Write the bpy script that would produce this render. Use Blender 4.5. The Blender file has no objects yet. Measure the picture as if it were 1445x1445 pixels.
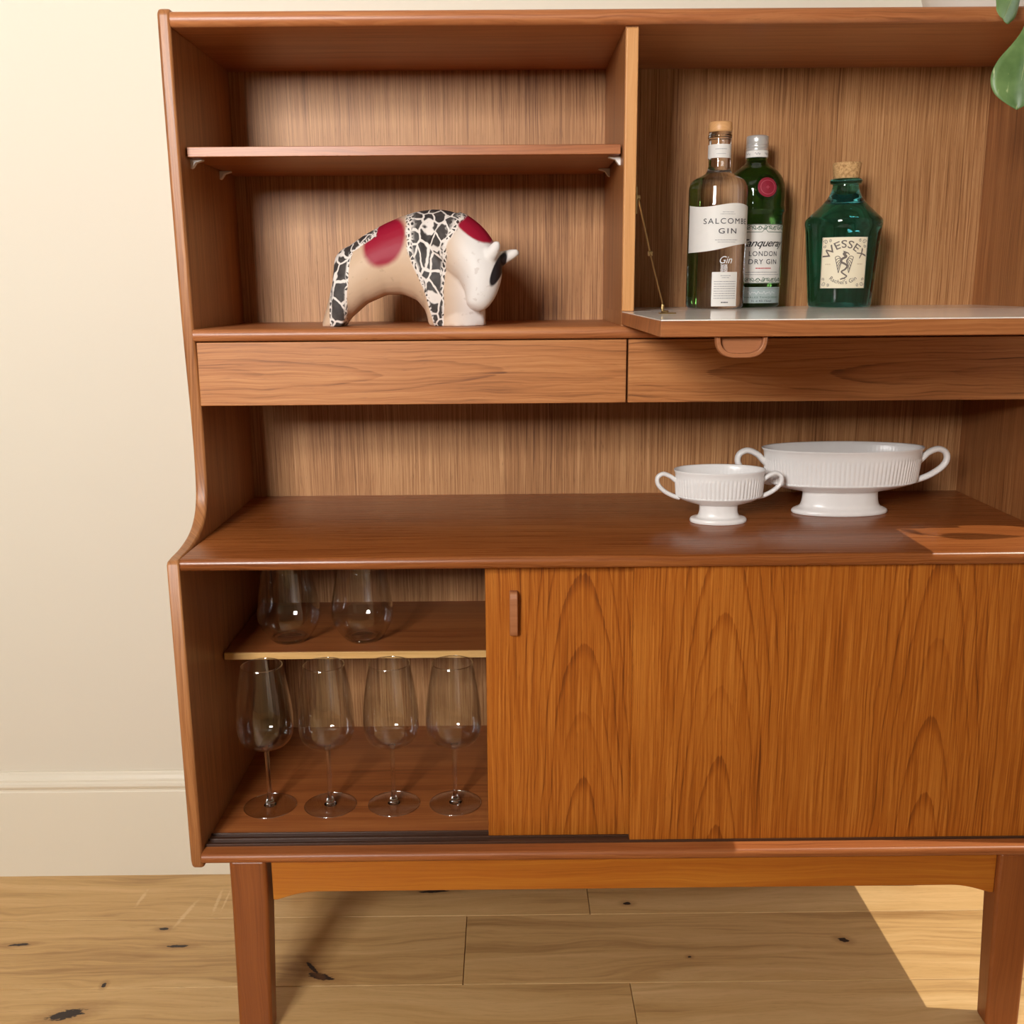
import bpy, bmesh, math, random
from mathutils import Vector, Matrix
random.seed(7)
scene = bpy.context.scene
C = scene.collection
PI = math.pi
# ------------------------------------------------------------------ camera
cam_d = bpy.data.cameras.new('camera'); cam = bpy.data.objects.new('camera', cam_d); C.objects.link(cam)
cam_d.sensor_width = 36; cam_d.sensor_fit = 'HORIZONTAL'; cam_d.lens = 36.0565
cam_d.clip_start = .02
_r, _u, _f = Vector((.99995, -.0064, -.00759)), Vector((.00878, .21489, .9766)), Vector((.00462, .97662, -.21494))
cam.matrix_world = Matrix(((_r.x, _u.x, -_f.x, -.1779), (_r.y, _u.y, -_f.y, -1.37), (_r.z, _u.z, -_f.z, 1.1253), (0, 0, 0, 1)))
scene.camera = cam
# ------------------------------------------------------------------ light
w = bpy.data.worlds.new('sky'); scene.world = w; w.use_nodes = True
w.node_tree.nodes['Background'].inputs[0].default_value = (.80, .88, 1.0, 1)
w.node_tree.nodes['Background'].inputs[1].default_value = .5
def sun_light(d, energy, color):
    l = bpy.data.lights.new('sun_offscreen', 'SUN'); l.energy = energy; l.color = color; l.angle = math.radians(.5)
    o = bpy.data.objects.new('sun_offscreen', l); C.objects.link(o); o.location = (3, 0, 5)
    o.rotation_euler = Vector(d).to_track_quat('-Z', 'Y').to_euler()
sun_light((-.58, .035, -1), 2.4, (1, .92, .78))
def area(name, loc, d, sx, sy, energy, color, spread=180):
    l = bpy.data.lights.new(name, 'AREA'); l.spread = math.radians(spread); l.shape = 'RECTANGLE'; l.size = sx; l.size_y = sy; l.energy = energy; l.color = color
    o = bpy.data.objects.new(name, l); C.objects.link(o); o.location = loc
    o.rotation_euler = Vector(d).to_track_quat('-Z', 'Y').to_euler()
WX0, WX1, WZ0, WZ1, WY = -1.60, -.82, 1.48, 2.30, -2.6       # window in the front wall
area('window_front_offscreen', ((WX0+WX1)/2, WY-.10, (WZ0+WZ1)/2), (0, 1, 0), WX1-WX0+.1, WZ1-WZ0+.1, 100, (1, .975, .945), 140)
area('window_right_offscreen', (1.42, .13, 1.3), (-1, 0, 0), .6, 1.7, 3, (.95, .97, 1))
scene.view_settings.view_transform = 'Standard'; scene.view_settings.look = 'None'
scene.view_settings.exposure = 0.28; scene.view_settings.gamma = 1; scene.view_settings.use_curve_mapping = False

# ------------------------------------------------------------------ node helpers
class NT:
    def __init__(s, name):
        s.m = bpy.data.materials.new(name); s.m.use_nodes = True; s.t = s.m.node_tree
        s.b = s.t.nodes['Principled BSDF']; s.out = s.t.nodes['Material Output']
    def n(s, typ, **kw):
        nd = s.t.nodes.new(typ)
        for k, v in kw.items(): setattr(nd, k, v)
        return nd
    def set(s, inp, v):
        if isinstance(v, bpy.types.NodeSocket): s.t.links.new(v, inp)
        elif v is not None: inp.default_value = v
    def math(s, op, a, b=None, c=None, clamp=False):
        nd = s.n('ShaderNodeMath', operation=op, use_clamp=clamp)
        s.set(nd.inputs[0], a); s.set(nd.inputs[1], b)
        if c is not None: s.set(nd.inputs[2], c)
        return nd.outputs[0]
    def coord(s, rnd=0.0):
        tc = s.n('ShaderNodeTexCoord').outputs['Object']
        if rnd:
            r = s.n('ShaderNodeObjectInfo').outputs['Random']
            vm = s.n('ShaderNodeVectorMath', operation='ADD'); s.set(vm.inputs[0], tc)
            cb = s.n('ShaderNodeCombineXYZ')
            for i in range(3): s.set(cb.inputs[i], s.math('MULTIPLY', r, rnd*(i+1)))
            s.set(vm.inputs[1], cb.outputs[0]); tc = vm.outputs[0]
        return tc
    def sep(s, v):
        nd = s.n('ShaderNodeSeparateXYZ'); s.set(nd.inputs[0], v); return nd.outputs
    def comb(s, x=0.0, y=0.0, z=0.0):
        nd = s.n('ShaderNodeCombineXYZ')
        for i, q in enumerate((x, y, z)): s.set(nd.inputs[i], q)
        return nd.outputs[0]
    def noise(s, v, scale=1, detail=3, rough=.5, dist=0):
        nd = s.n('ShaderNodeTexNoise'); s.set(nd.inputs['Vector'], v)
        nd.inputs['Scale'].default_value = scale; nd.inputs['Detail'].default_value = detail
        nd.inputs['Roughness'].default_value = rough; nd.inputs['Distortion'].default_value = dist
        return nd.outputs['Fac']
    def ramp(s, f, stops, interp='LINEAR'):
        nd = s.n('ShaderNodeValToRGB'); s.set(nd.inputs[0], f); e = nd.color_ramp.elements; nd.color_ramp.interpolation = interp
        while len(e) < len(stops): e.new(.5)
        for q, (p, c) in zip(e, stops):
            q.position = p; q.color = c if len(c) == 4 else (*c, 1)
        return nd.outputs[0]
    def mix(s, f, a, b, mode='MIX'):
        nd = s.n('ShaderNodeMix', data_type='RGBA', blend_type=mode); s.set(nd.inputs[0], f)
        for i, q in ((6, a), (7, b)):
            s.set(nd.inputs[i], (*q, 1) if isinstance(q, tuple) and len(q) == 3 else q)
        return nd.outputs[2]
    def bump(s, h, strength=.2, dist=.001):
        nd = s.n('ShaderNodeBump'); s.set(nd.inputs['Height'], h)
        nd.inputs['Strength'].default_value = strength; nd.inputs['Distance'].default_value = dist
        s.t.links.new(nd.outputs[0], s.b.inputs['Normal'])
    def smooth(s, x, a, b):
        nd = s.n('ShaderNodeMapRange', interpolation_type='SMOOTHSTEP'); s.set(nd.inputs[0], x)
        nd.inputs[1].default_value = a; nd.inputs[2].default_value = b
        return nd.outputs[0]
    def p(s, **kw):
        for k, v in kw.items():
            k = {'color': 'Base Color', 'rough': 'Roughness', 'metal': 'Metallic', 'ior': 'IOR', 'trans': 'Transmission Weight', 'coat': 'Coat Weight', 'coatr': 'Coat Roughness', 'spec': 'Specular IOR Level', 'sss': 'Subsurface Weight'}.get(k, k)
            if k == 'Base Color' and isinstance(v, tuple) and len(v) == 3: v = (*v, 1)
            s.set(s.b.inputs[k], v)
        return s.m
def srgb(r, g, b):
    f = lambda c: (c/255/12.92 if c/255 <= .04045 else ((c/255+.055)/1.055)**2.4)
    return (f(r), f(g), f(b))
def plain(name, col, rough=.5, **kw): return NT(name).p(color=col, rough=rough, **kw)

def wood(name, dark, mid, light, grain='z', rings=None, band=0.0, fib=1.0, rough=.36, rnd=3.1, bump=.12, coat=.0, streak=1.0, wobble=.02):
    """teak veneer; grain runs along one local axis. rings = list of (centre across, centre along, depth, slope, spacing, amount)"""
    t = NT(name); raw = t.coord(); v = t.coord(rnd); X, Y, Z = t.sep(v); rx, ry, rz = t.sep(raw)
    if grain == 'z': al, ac, ral, rac = Z, t.math('ADD', X, Y), rz, t.math('ADD', rx, ry)
    elif grain == 'x': al, ac, ral, rac = X, t.math('ADD', Y, Z), rx, t.math('ADD', ry, rz)
    else: al, ac, ral, rac = Y, t.math('ADD', X, Z), ry, t.math('ADD', rx, rz)
    wv = t.comb(t.math('MULTIPLY', ac, 9), t.math('MULTIPLY', al, 1.6), 0.0)
    tone = t.noise(wv, 1, 2)
    wob = t.noise(t.comb(t.math('MULTIPLY', ac, 14), t.math('MULTIPLY', al, 5), 3.3), 1, 3)
    acw = t.math('ADD', ac, t.math('MULTIPLY', t.math('SUBTRACT', wob, .5), wobble))
    f1 = t.noise(t.comb(t.math('MULTIPLY', acw, 380), t.math('MULTIPLY', al, 5), 0.0), 1, 4, .62)
    f2 = t.noise(t.comb(t.math('MULTIPLY', acw, 800), t.math('MULTIPLY', al, 34), 7.0), 1, 2, .6)
    f3 = t.noise(t.comb(t.math('MULTIPLY', acw, 60), t.math('MULTIPLY', al, 1.2), 5.0), 1, 3, .6)
    k = t.math('ADD', t.math('MULTIPLY', t.math('SUBTRACT', f1, .5), 1.25*fib), t.math('MULTIPLY', t.math('SUBTRACT', f3, .5), .6*streak))
    k = t.math('ADD', k, t.math('MULTIPLY', t.math('SUBTRACT', tone, .5), .45*streak))
    if band:
        q = t.math('FLOOR', t.math('MULTIPLY', ac, 1/.115))
        wn = t.n('ShaderNodeTexWhiteNoise', noise_dimensions='1D'); t.set(wn.inputs['W'], q)
        k = t.math('ADD', k, t.math('MULTIPLY', t.math('SUBTRACT', wn.outputs['Value'], .5), band))
    k = t.math('ADD', k, .5)
    for (c0, l0, h, sl, sp, amt) in (rings or []):
        da = t.math('ADD', t.math('SUBTRACT', rac, c0), t.math('MULTIPLY', t.math('SUBTRACT', wob, .5), .022))
        dl = t.math('ADD', t.math('MULTIPLY', t.math('SUBTRACT', ral, l0), sl), h)
        r = t.math('SQRT', t.math('ADD', t.math('MULTIPLY', da, da), t.math('MULTIPLY', dl, dl)))
        r = t.math('ADD', r, t.math('MULTIPLY', f1, .0016))
        fr = t.math('FRACT', t.math('DIVIDE', r, sp))
        ln = t.math('MULTIPLY', t.smooth(fr, .72, .97), t.math('SUBTRACT', 1.0, t.smooth(fr, .97, 1.0)))
        fall = t.math('SUBTRACT', 1.0, t.smooth(t.math('ABSOLUTE', da), .07, .14))
        cid = t.n('ShaderNodeTexWhiteNoise', noise_dimensions='1D'); t.set(cid.inputs['W'], t.math('FLOOR', t.math('DIVIDE', r, sp)))
        ln = t.math('MULTIPLY', ln, t.math('ADD', .45, t.math('MULTIPLY', cid.outputs['Value'], .75)))
        k = t.math('SUBTRACT', k, t.math('MULTIPLY', t.math('MULTIPLY', ln, fall), amt))
    col = t.ramp(k, [(.02, dark), (.42, mid), (.92, light)])
    pore = t.smooth(f2, .60, .74)
    col = t.mix(t.math('MULTIPLY', pore, .38*fib), col, dark)
    t.bump(t.math('SUBTRACT', f1, t.math('MULTIPLY', pore, .6)), bump, .0006)
    return t.p(color=col, rough=t.math('ADD', rough, t.math('MULTIPLY', f1, .08)), coat=coat, coatr=.25, spec=.42)

TD, TM, TL = srgb(92, 52, 27), srgb(158, 101, 57), srgb(196, 138, 86)
M = {}
M['teak_z'] = wood('teak_vertical', TD, TM, TL, 'z')
M['teak_back'] = wood('teak_back_panel', TD, srgb(170, 118, 72), srgb(208, 158, 108), 'z', band=.22, fib=1.5, rough=.45, streak=.5, wobble=.006)
M['teak_x'] = wood('teak_horizontal', TD, srgb(160, 96, 52), srgb(194, 130, 78), 'x')
M['teak_lip'] = wood('teak_solid_lipping', TD, srgb(166, 100, 58), srgb(200, 136, 86), 'x', fib=.9, rough=.33, bump=.06)
M['teak_top'] = wood('teak_worktop', srgb(84, 42, 18), srgb(138, 76, 35), srgb(176, 108, 56), 'x', fib=.9, rough=.24, bump=.06)
M['teak_side'] = wood('teak_side', TD, TM, TL, 'z')
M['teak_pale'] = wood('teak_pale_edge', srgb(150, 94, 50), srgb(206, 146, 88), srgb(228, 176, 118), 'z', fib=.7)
M['oak_edge'] = wood('pale_shelf_edge', srgb(150, 100, 50), srgb(214, 166, 100), srgb(236, 196, 134), 'x', fib=.7)
M['mahog'] = wood('mahogany_legs', srgb(84, 42, 18), srgb(136, 74, 33), srgb(162, 94, 46), 'z', fib=.55, bump=.05, rough=.3)
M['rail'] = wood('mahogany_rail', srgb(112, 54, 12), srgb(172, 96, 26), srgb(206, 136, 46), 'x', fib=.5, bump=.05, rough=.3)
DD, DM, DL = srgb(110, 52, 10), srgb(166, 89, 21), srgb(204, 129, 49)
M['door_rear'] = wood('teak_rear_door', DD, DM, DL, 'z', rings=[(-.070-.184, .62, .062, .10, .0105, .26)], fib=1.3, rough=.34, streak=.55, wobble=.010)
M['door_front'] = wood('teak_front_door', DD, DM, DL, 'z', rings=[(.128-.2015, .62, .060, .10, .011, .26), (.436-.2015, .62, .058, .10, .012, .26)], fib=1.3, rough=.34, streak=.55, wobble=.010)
M['drawer_l'] = wood('teak_drawer_front_left', TD, srgb(178, 114, 64), srgb(208, 148, 92), 'x', rings=[(1.00-.0764, -.28, .03, .05, .009, .18)], fib=.9)
M['drawer_r'] = wood('teak_drawer_front_right', TD, srgb(178, 114, 64), srgb(208, 148, 92), 'x', rings=[(.995-.0764, .22, .03, -.05, .009, .22)], fib=.9)
M['carcass'] = wood('teak_interior', srgb(88, 46, 22), srgb(150, 84, 42), srgb(184, 116, 62), 'x', fib=.8)
def laminate():
    t = NT('white_laminate'); v = t.coord(); f = t.noise(v, 30, 3)
    return t.p(color=t.ramp(f, [(.3, srgb(242, 235, 226)), (.7, srgb(247, 241, 233))]), rough=.10, ior=1.13)
M['laminate'] = laminate()
M['track'] = plain('dark_brown_track', srgb(74, 48, 34), .3)
M['brass'] = plain('brass', srgb(168, 140, 95), .3, metal=1.0)
M['white_plastic'] = plain('white_plastic', srgb(235, 232, 228), .4)
def wallmat(name, c):
    t = NT(name); v = t.coord(); f = t.noise(v, 320, 3, .6); g = t.noise(v, 3, 2)
    t.bump(f, .05, .0006)
    return t.p(color=t.mix(g, tuple(x*.97 for x in c), c), rough=.62, spec=.3)
M['wall'] = wallmat('cream_wall_paint', srgb(222, 213, 196))
M['ceiling'] = wallmat('ambient_cutting_grey_ceiling', srgb(196, 192, 184))  # unseen ceiling, colour greyed down so less light bounces back
M['far_wall'] = wallmat('ambient_cutting_olive_wall', srgb(128, 122, 106))  # made-up dark tone for the unseen front and left walls, lowers ambient light
M['skirting'] = plain('cream_satin_paint', srgb(228, 219, 200), .35)

KNOTS = [(-.497, .141, .026, .0085, -.35), (-.515, .163, .022, .004, -.9), (-.761, .226, .021, .0040, 0), (-1.043, .235, .02, .004, .1), (-.886, .055, .030, .012, .3), (-.324, .385, .03, .005, .1), (.039, .339, .008, .005, 0), (.406, .224, .010, .006, -.4), (.128, .182, .004, .003, 0), (-.803, .276, .010, .004, 0), (-.853, .125, .004, .006, 0)]
SCUFF = [(-.777, .322, .052, .0050, 1.36), (-.729, .360, .044, .0040, 1.60), (-.714, .362, .036, .0025, 1.57), (-.876, .372, .028, .0045, 1.50)]
def oak():
    t = NT('oak_floorboard'); raw = t.n('ShaderNodeNewGeometry').outputs['Position']; X, Y, Z = t.sep(raw)
    rnd = t.n('ShaderNodeObjectInfo').outputs['Random']
    off = t.math('MULTIPLY', rnd, 17)
    al = t.math('ADD', X, off)
    wob = t.noise(t.comb(t.math('MULTIPLY', al, 2.2), t.math('MULTIPLY', Y, 9), off), 1, 3)
    yw = t.math('ADD', Y, t.math('MULTIPLY', t.math('SUBTRACT', wob, .5), .10))
    f1 = t.noise(t.comb(t.math('MULTIPLY', al, 5), t.math('MULTIPLY', yw, 130), off), 1, 4, .6)
    f2 = t.noise(t.comb(t.math('MULTIPLY', al, 1.5), t.math('MULTIPLY', yw, 28), off), 1, 3, .55)
    f3 = t.noise(t.comb(t.math('MULTIPLY', al, 40), t.math('MULTIPLY', Y, 700), off), 1, 2)
    k = t.math('ADD', t.math('MULTIPLY', t.math('SUBTRACT', f1, .5), .75), t.math('MULTIPLY', t.math('SUBTRACT', f2, .5), 1.0))
    k = t.math('ADD', k, t.math('MULTIPLY', t.math('SUBTRACT', rnd, .5), .22))
    k = t.math('ADD', k, .5)
    col = t.ramp(k, [(.05, srgb(142, 100, 56)), (.45, srgb(204, 164, 108)), (.95, srgb(228, 192, 138))])
    col = t.mix(t.math('MULTIPLY', t.smooth(f3, .58, .72), .25), col, srgb(146, 104, 58))
    nz = t.noise(t.comb(t.math('MULTIPLY', X, 90), t.math('MULTIPLY', Y, 220), 0.0), 1, 3)
    def ell(kn, soft):
        cx, cy, ra, rb, an = kn; ca, sa = math.cos(an), math.sin(an)
        dx, dy = t.math('SUBTRACT', X, cx), t.math('SUBTRACT', Y, cy)
        p_ = t.math('ADD', t.math('MULTIPLY', dx, ca/ra), t.math('MULTIPLY', dy, sa/ra))
        q_ = t.math('ADD', t.math('MULTIPLY', dx, -sa/rb), t.math('MULTIPLY', dy, ca/rb))
        d = t.math('SQRT', t.math('ADD', t.math('MULTIPLY', p_, p_), t.math('MULTIPLY', q_, q_)))
        return t.math('ADD', d, t.math('MULTIPLY', t.math('SUBTRACT', nz, .5), soft))
    for kn in KNOTS:
        d = ell(kn, 1.3)
        col = t.mix(t.math('MULTIPLY', t.math('SUBTRACT', 1.0, t.smooth(d, .8, 3.0)), .42), col, srgb(138, 92, 48))
        col = t.mix(t.math('SUBTRACT', 1.0, t.smooth(d, .75, 1.0)), col, srgb(48, 36, 34))
    for sc in SCUFF:
        d = ell(sc, 1.6)
        col = t.mix(t.math('MULTIPLY', t.math('SUBTRACT', 1.0, t.smooth(d, .4, 1.1)), .5), col, srgb(236, 208, 158))
    t.bump(f1, .06, .0005)
    return t.p(color=col, rough=t.math('ADD', .34, t.math('MULTIPLY', f1, .12)), spec=.4)
M['oak'] = oak()

# ------------------------------------------------------------------ mesh helpers
def link(name, me, mat, parent=None):
    o = bpy.data.objects.new(name, me); C.objects.link(o)
    if mat: me.materials.append(mat)
    if parent: o.parent = parent
    return o
ORG = {}
def world_org(parent):
    v = Vector((0, 0, 0))
    while parent: v += parent.location; parent = parent.parent
    return v
def bm_obj(name, bm, mat, parent=None, smooth=False, bevel=None, seg=3, org=None):
    """vertices are given in world coordinates; the object hangs at its parent's origin (or at org)"""
    base = world_org(parent)
    o_ = Vector(org) if org is not None else base
    bmesh.ops.recalc_face_normals(bm, faces=bm.faces)
    for v in bm.verts: v.co -= o_
    me = bpy.data.meshes.new(name); bm.to_mesh(me); bm.free()
    if smooth:
        for p in me.polygons: p.use_smooth = True
    o = link(name, me, mat, parent); o.location = o_-base
    if bevel:
        b = o.modifiers.new('bevel', 'BEVEL'); b.width = bevel; b.segments = seg; b.limit_method = 'ANGLE'; b.angle_limit = math.radians(40)
        for p in me.polygons: p.use_smooth = True
        b.harden_normals = True
    return o
def add_box(bm, x0, x1, y0, y1, z0, z1):
    vs = [bm.verts.new((x, y, z)) for z in (z0, z1) for y in (y0, y1) for x in (x0, x1)]
    for f in ((0, 2, 3, 1), (4, 5, 7, 6), (0, 1, 5, 4), (2, 6, 7, 3), (0, 4, 6, 2), (1, 3, 7, 5)): bm.faces.new([vs[i] for i in f])
def box(name, x0, x1, y0, y1, z0, z1, mat, parent=None, bevel=None, seg=3, org=None):
    bm = bmesh.new(); add_box(bm, x0, x1, y0, y1, z0, z1)
    return bm_obj(name, bm, mat, parent, bevel=bevel, seg=seg, org=org)
def add_prism(bm, pts, ax, a0, a1):
    """pts 2D; ax='x': pts are (y,z); 'y': (x,z); 'z': (x,y)"""
    mk = {'x': lambda p, a: (a, p[0], p[1]), 'y': lambda p, a: (p[0], a, p[1]), 'z': lambda p, a: (p[0], p[1], a)}[ax]
    A = [bm.verts.new(mk(p, a0)) for p in pts]; B = [bm.verts.new(mk(p, a1)) for p in pts]; n = len(pts)
    bm.faces.new(A); bm.faces.new(B[::-1])
    for i in range(n): bm.faces.new((A[i], B[i], B[(i+1) % n], A[(i+1) % n]))
def prism(name, pts, ax, a0, a1, mat, parent=None, bevel=None, smooth=False, seg=3, org=None):
    bm = bmesh.new(); add_prism(bm, pts, ax, a0, a1)
    return bm_obj(name, bm, mat, parent, smooth=smooth, bevel=bevel, seg=seg, org=org)
def add_lathe(bm, prof, c, n=48, sx=1, sy=1, fn=None, closed=False):
    """prof: (r,z) list; c centre; r=0 ends are poled"""
    rings = []
    for (r, z) in prof:
        if r < 1e-6: rings.append([bm.verts.new((c[0], c[1], c[2]+z))]); continue
        ring = []
        for i in range(n):
            a = 2*PI*i/n; rr = r*(fn(a, z) if fn else 1)
            ring.append(bm.verts.new((c[0]+rr*sx*math.cos(a), c[1]+rr*sy*math.sin(a), c[2]+z)))
        rings.append(ring)
    pairs = list(zip(rings, rings[1:]))
    if closed: pairs.append((rings[-1], rings[0]))
    for A, B in pairs:
        if len(A) == 1 and len(B) == 1: continue
        for i in range(n):
            j = (i+1) % n
            if len(A) == 1: bm.faces.new((A[0], B[j], B[i]))
            elif len(B) == 1: bm.faces.new((A[i], A[j], B[0]))
            else: bm.faces.new((A[i], A[j], B[j], B[i]))
def lathe(name, prof, c, mat, parent=None, n=48, sx=1, sy=1, fn=None, smooth=True, closed=False):
    bm = bmesh.new(); add_lathe(bm, prof, c, n, sx, sy, fn, closed)
    return bm_obj(name, bm, mat, parent, smooth=smooth)
def spline(P, n):
    """Catmull-Rom through points (tuples of any length)"""
    P = [tuple(p) for p in P]; Q = [P[0]]+P+[P[-1]]; out = []
    for i in range(1, len(Q)-2):
        for k in range(n):
            t = k/n; r = []
            for a, b, c, d in zip(Q[i-1], Q[i], Q[i+1], Q[i+2]):
                r.append(.5*((2*b)+(-a+c)*t+(2*a-5*b+4*c-d)*t*t+(-a+3*b-3*c+d)*t**3))
            out.append(tuple(r))
    out.append(P[-1]); return out
def add_tube(bm, path, rad, n=10, flat=1.0, cap=True, side=None):
    """path of 3D points; rad a number or a list; flat squashes the second axis"""
    pts = [Vector(p) for p in path]; rings = []
    prev = None
    for i, p in enumerate(pts):
        t = (pts[min(i+1, len(pts)-1)]-pts[max(i-1, 0)]).normalized()
        if prev is None:
            ref = Vector(side) if side else (Vector((0, 0, 1)) if abs(t.z) < .9 else Vector((0, 1, 0)))
            prev = (ref-t*ref.dot(t)).normalized()
        else: prev = (prev-t*prev.dot(t)).normalized()
        b = t.cross(prev); r = rad[i] if isinstance(rad, (list, tuple)) else rad
        rings.append([bm.verts.new(p+prev*(r*math.cos(2*PI*k/n))+b*(r*flat*math.sin(2*PI*k/n))) for k in range(n)])
    for A, B in zip(rings, rings[1:]):
        for k in range(n): bm.faces.new((A[k], A[(k+1) % n], B[(k+1) % n], B[k]))
    if cap: bm.faces.new(rings[0][::-1]); bm.faces.new(rings[-1])
def tube(name, path, rad, mat, parent=None, n=10, flat=1.0, side=None):
    bm = bmesh.new(); add_tube(bm, path, rad, n, flat, True, side)
    return bm_obj(name, bm, mat, parent, smooth=True)
def thing(name, loc, label, cat, group=None):
    o = bpy.data.objects.new(name, None); C.objects.link(o); o.location = loc; o.empty_display_size = .05
    o['label'] = label; o['category'] = cat
    if group: o['group'] = group
    return o
def tag(o, label, cat, group=None):
    o['label'] = label; o['category'] = cat
    if group: o['group'] = group
    return o
def struct(o): o['kind'] = 'structure'; return o
def copy_thing(root, loc, label, group=None):
    r = root.copy(); C.objects.link(r); r.location = loc; r['label'] = label
    if group: r['group'] = group
    for ch in list(root.children):
        c = ch.copy(); C.objects.link(c); c.parent = r
        for g in ch.children:
            d = g.copy(); C.objects.link(d); d.parent = c
    return r

# ------------------------------------------------------------------ the room
YW, XL, XR, ZC = .465, -3.6, 1.25, 2.9
SX = XR
struct(box('wall_back', XL-.1, SX+.1, YW, YW+.1, -.02, ZC, M['wall']))
struct(box('wall_left', XL-.1, XL, WY-.2, YW, -.02, ZC, M['far_wall']))
struct(box('ceiling', XL-.1, SX+.2, WY-.2, YW+.1, ZC, ZC+.08, M['ceiling']))
def wall_with_hole(name, ax, a0, a1, b0, b1, c0, c1, h, mat=None):
    """h = hole (b0,b1,z0,z1); ax = thickness axis"""
    bm = bmesh.new(); hb0, hb1, hz0, hz1 = h
    for (p0, p1, z0, z1) in ((b0, hb0, c0, c1), (hb1, b1, c0, c1), (hb0, hb1, c0, hz0), (hb0, hb1, hz1, c1)):
        if ax == 'y': add_box(bm, p0, p1, a0, a1, z0, z1)
        else: add_box(bm, a0, a1, p0, p1, z0, z1)
    return struct(bm_obj(name, bm, mat or M['wall']))
bm = bmesh.new()
for (x0, x1, z0, z1) in ((XL, WX0, -.02, ZC), (WX0, WX1, -.02, WZ0), (WX0, WX1, WZ1, ZC), (WX1, SX+.1, -.02, ZC)):
    add_box(bm, x0, x1, WY-.12, WY, z0, z1)
struct(bm_obj('wall_front', bm, M['far_wall']))
RW = (-.16, .42, .30, 2.45)
wall_with_hole('wall_right', 'x', SX, SX+.12, WY, YW, -.02, ZC, RW)
M['frame'] = plain('white_window_paint', srgb(244, 242, 236), .35)
def window(name, ax, a, h, nx, nz):
    e = bpy.data.objects.new(name, None); C.objects.link(e); e['kind'] = 'structure'
    b0, b1, z0, z1 = h; bars = [(b0, b0+.04, z0, z1), (b1-.04, b1, z0, z1), (b0+.04, b1-.04, z0, z0+.04), (b0+.04, b1-.04, z1-.04, z1)] if ax == 'y' else []
    for i in range(1, nx): q = b0+(b1-b0)*i/nx; bars.append((q-.014, q+.014, z0+.04, z1-.04))
    for i in range(1, nz): q = z0+(z1-z0)*i/nz; bars.append((b0+.04, b1-.04, q-.014, q+.014))
    for (p0, p1, q0, q1) in bars:
        if ax == 'y': box('frame_bar', p0, p1, a, a+.04, q0, q1, M['frame'], e)
        else: box('frame_bar', a, a+.04, p0, p1, q0, q1, M['frame'], e)
window('window_1', 'y', WY-.06, (WX0, WX1, WZ0, WZ1), 2, 2)
# skirting board with its moulding
def skirt(name, a0, a1):
    pr_ = [(YW, 0), (.451, 0), (.451, .178), (.4525, .180), (.4525, .184), (.449, .187), (.447, .192), (.448, .197), (.4515, .200), (.4515, .203), (.4535, .205), (.456, .211), (.460, .214), (.461, .217), (YW, .217)]
    return struct(prism(name, pr_, 'x', a0, a1, M['skirting'], smooth=False))
skirt('baseboard_back', XL, XR)
# floorboards
fl = box('floor', XL, XR, WY, YW, -.03, -.0145, plain('dark_subfloor', srgb(120, 86, 50), .8)); struct(fl)
PW = .190
joints = {0: [-.032, 1.6], -1: [-.258, 1.5], -2: [.018, -1.75]}
row = 0; ytop = .497
planks = []
for r_ in range(0, 18):
    y1 = ytop-PW*r_; y0 = y1-PW
    if y1 < WY: break
    key = -r_
    js = joints.get(key)
    if js is None:
        s_ = random.uniform(XL, XL+1.8); js = [s_, s_+1.9]
    xs = sorted([XL]+[j for j in js if XL+.1 < j < XR-.1]+([min(js)-1.9] if min(js)-1.9 > XL+.1 else [])+[XR])
    for a, b in zip(xs, xs[1:]):
        g = .0004
        pl = box('floorboard', a+g, b-g, max(y0, WY)+g, min(y1, YW)-g, -.0145, 0, M['oak'], fl, bevel=.0012, seg=1)

# ------------------------------------------------------------------ the teak highboard
HB = thing('teak_highboard', (0, .22, 0), 'tall teak sideboard with open shelves, drop flap bar and sliding doors', 'sideboard')
prof = [(.449, .290), (.449, 1.497), (.150, 1.500), (.143, 1.494), (.142, 1.40)]
curve = spline([(.142, 1.40), (.144, 1.25), (.147, 1.12), (.151, 1.04), (.158, .95), (.160, .89), (.157, .835), (.148, .804), (.128, .783), (.10, .7705), (.06, .7625), (.02, .7595)], 5)[1:]
prof += curve+[(.004, .758), (0, .752), (0, .30), (.004, .287), (.010, .285), (.02, .285)]
for x0, x1 in ((-.650, -.632), (.632, .650)):
    prism('side_panel', prof, 'x', x0, x1, M['teak_side'], HB, bevel=.0075, seg=4)
def bull(y0, y1, z0, z1, r=None, n=6):
    """board section with a rounded front edge at y0"""
    h = (z1-z0)/2; r = r or h*.98; pts = [(y1, z0), (y1, z1)]
    zc = (z0+z1)/2
    for i in range(n+1):
        a = PI/2-PI*i/n
        pts.append((y0+r-r*math.cos(a), zc+h*math.sin(a)))
    return pts
XI = .6318
prism('top_board', bull(.138, .447, 1.474, 1.4945, .008), 'x', -XI, XI, M['teak_lip'], HB, bevel=.001, seg=1)
box('back_panel', -XI, XI, .4405, .447, .7515, 1.474, M['teak_back'], HB)
box('back_panel', -XI, XI, .4405, .447, .300, .7510, M['teak_back'], HB)
box('divider', -.009, .009, .152, .4403, 1.0885, 1.4738, M['teak_z'], HB)
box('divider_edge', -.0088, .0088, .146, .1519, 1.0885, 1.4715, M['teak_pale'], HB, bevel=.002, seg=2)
prism('upper_deck', bull(.137, .4403, 1.0500, 1.0675, .007), 'x', -XI, XI, M['teak_lip'], HB, bevel=.0008, seg=1)
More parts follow.
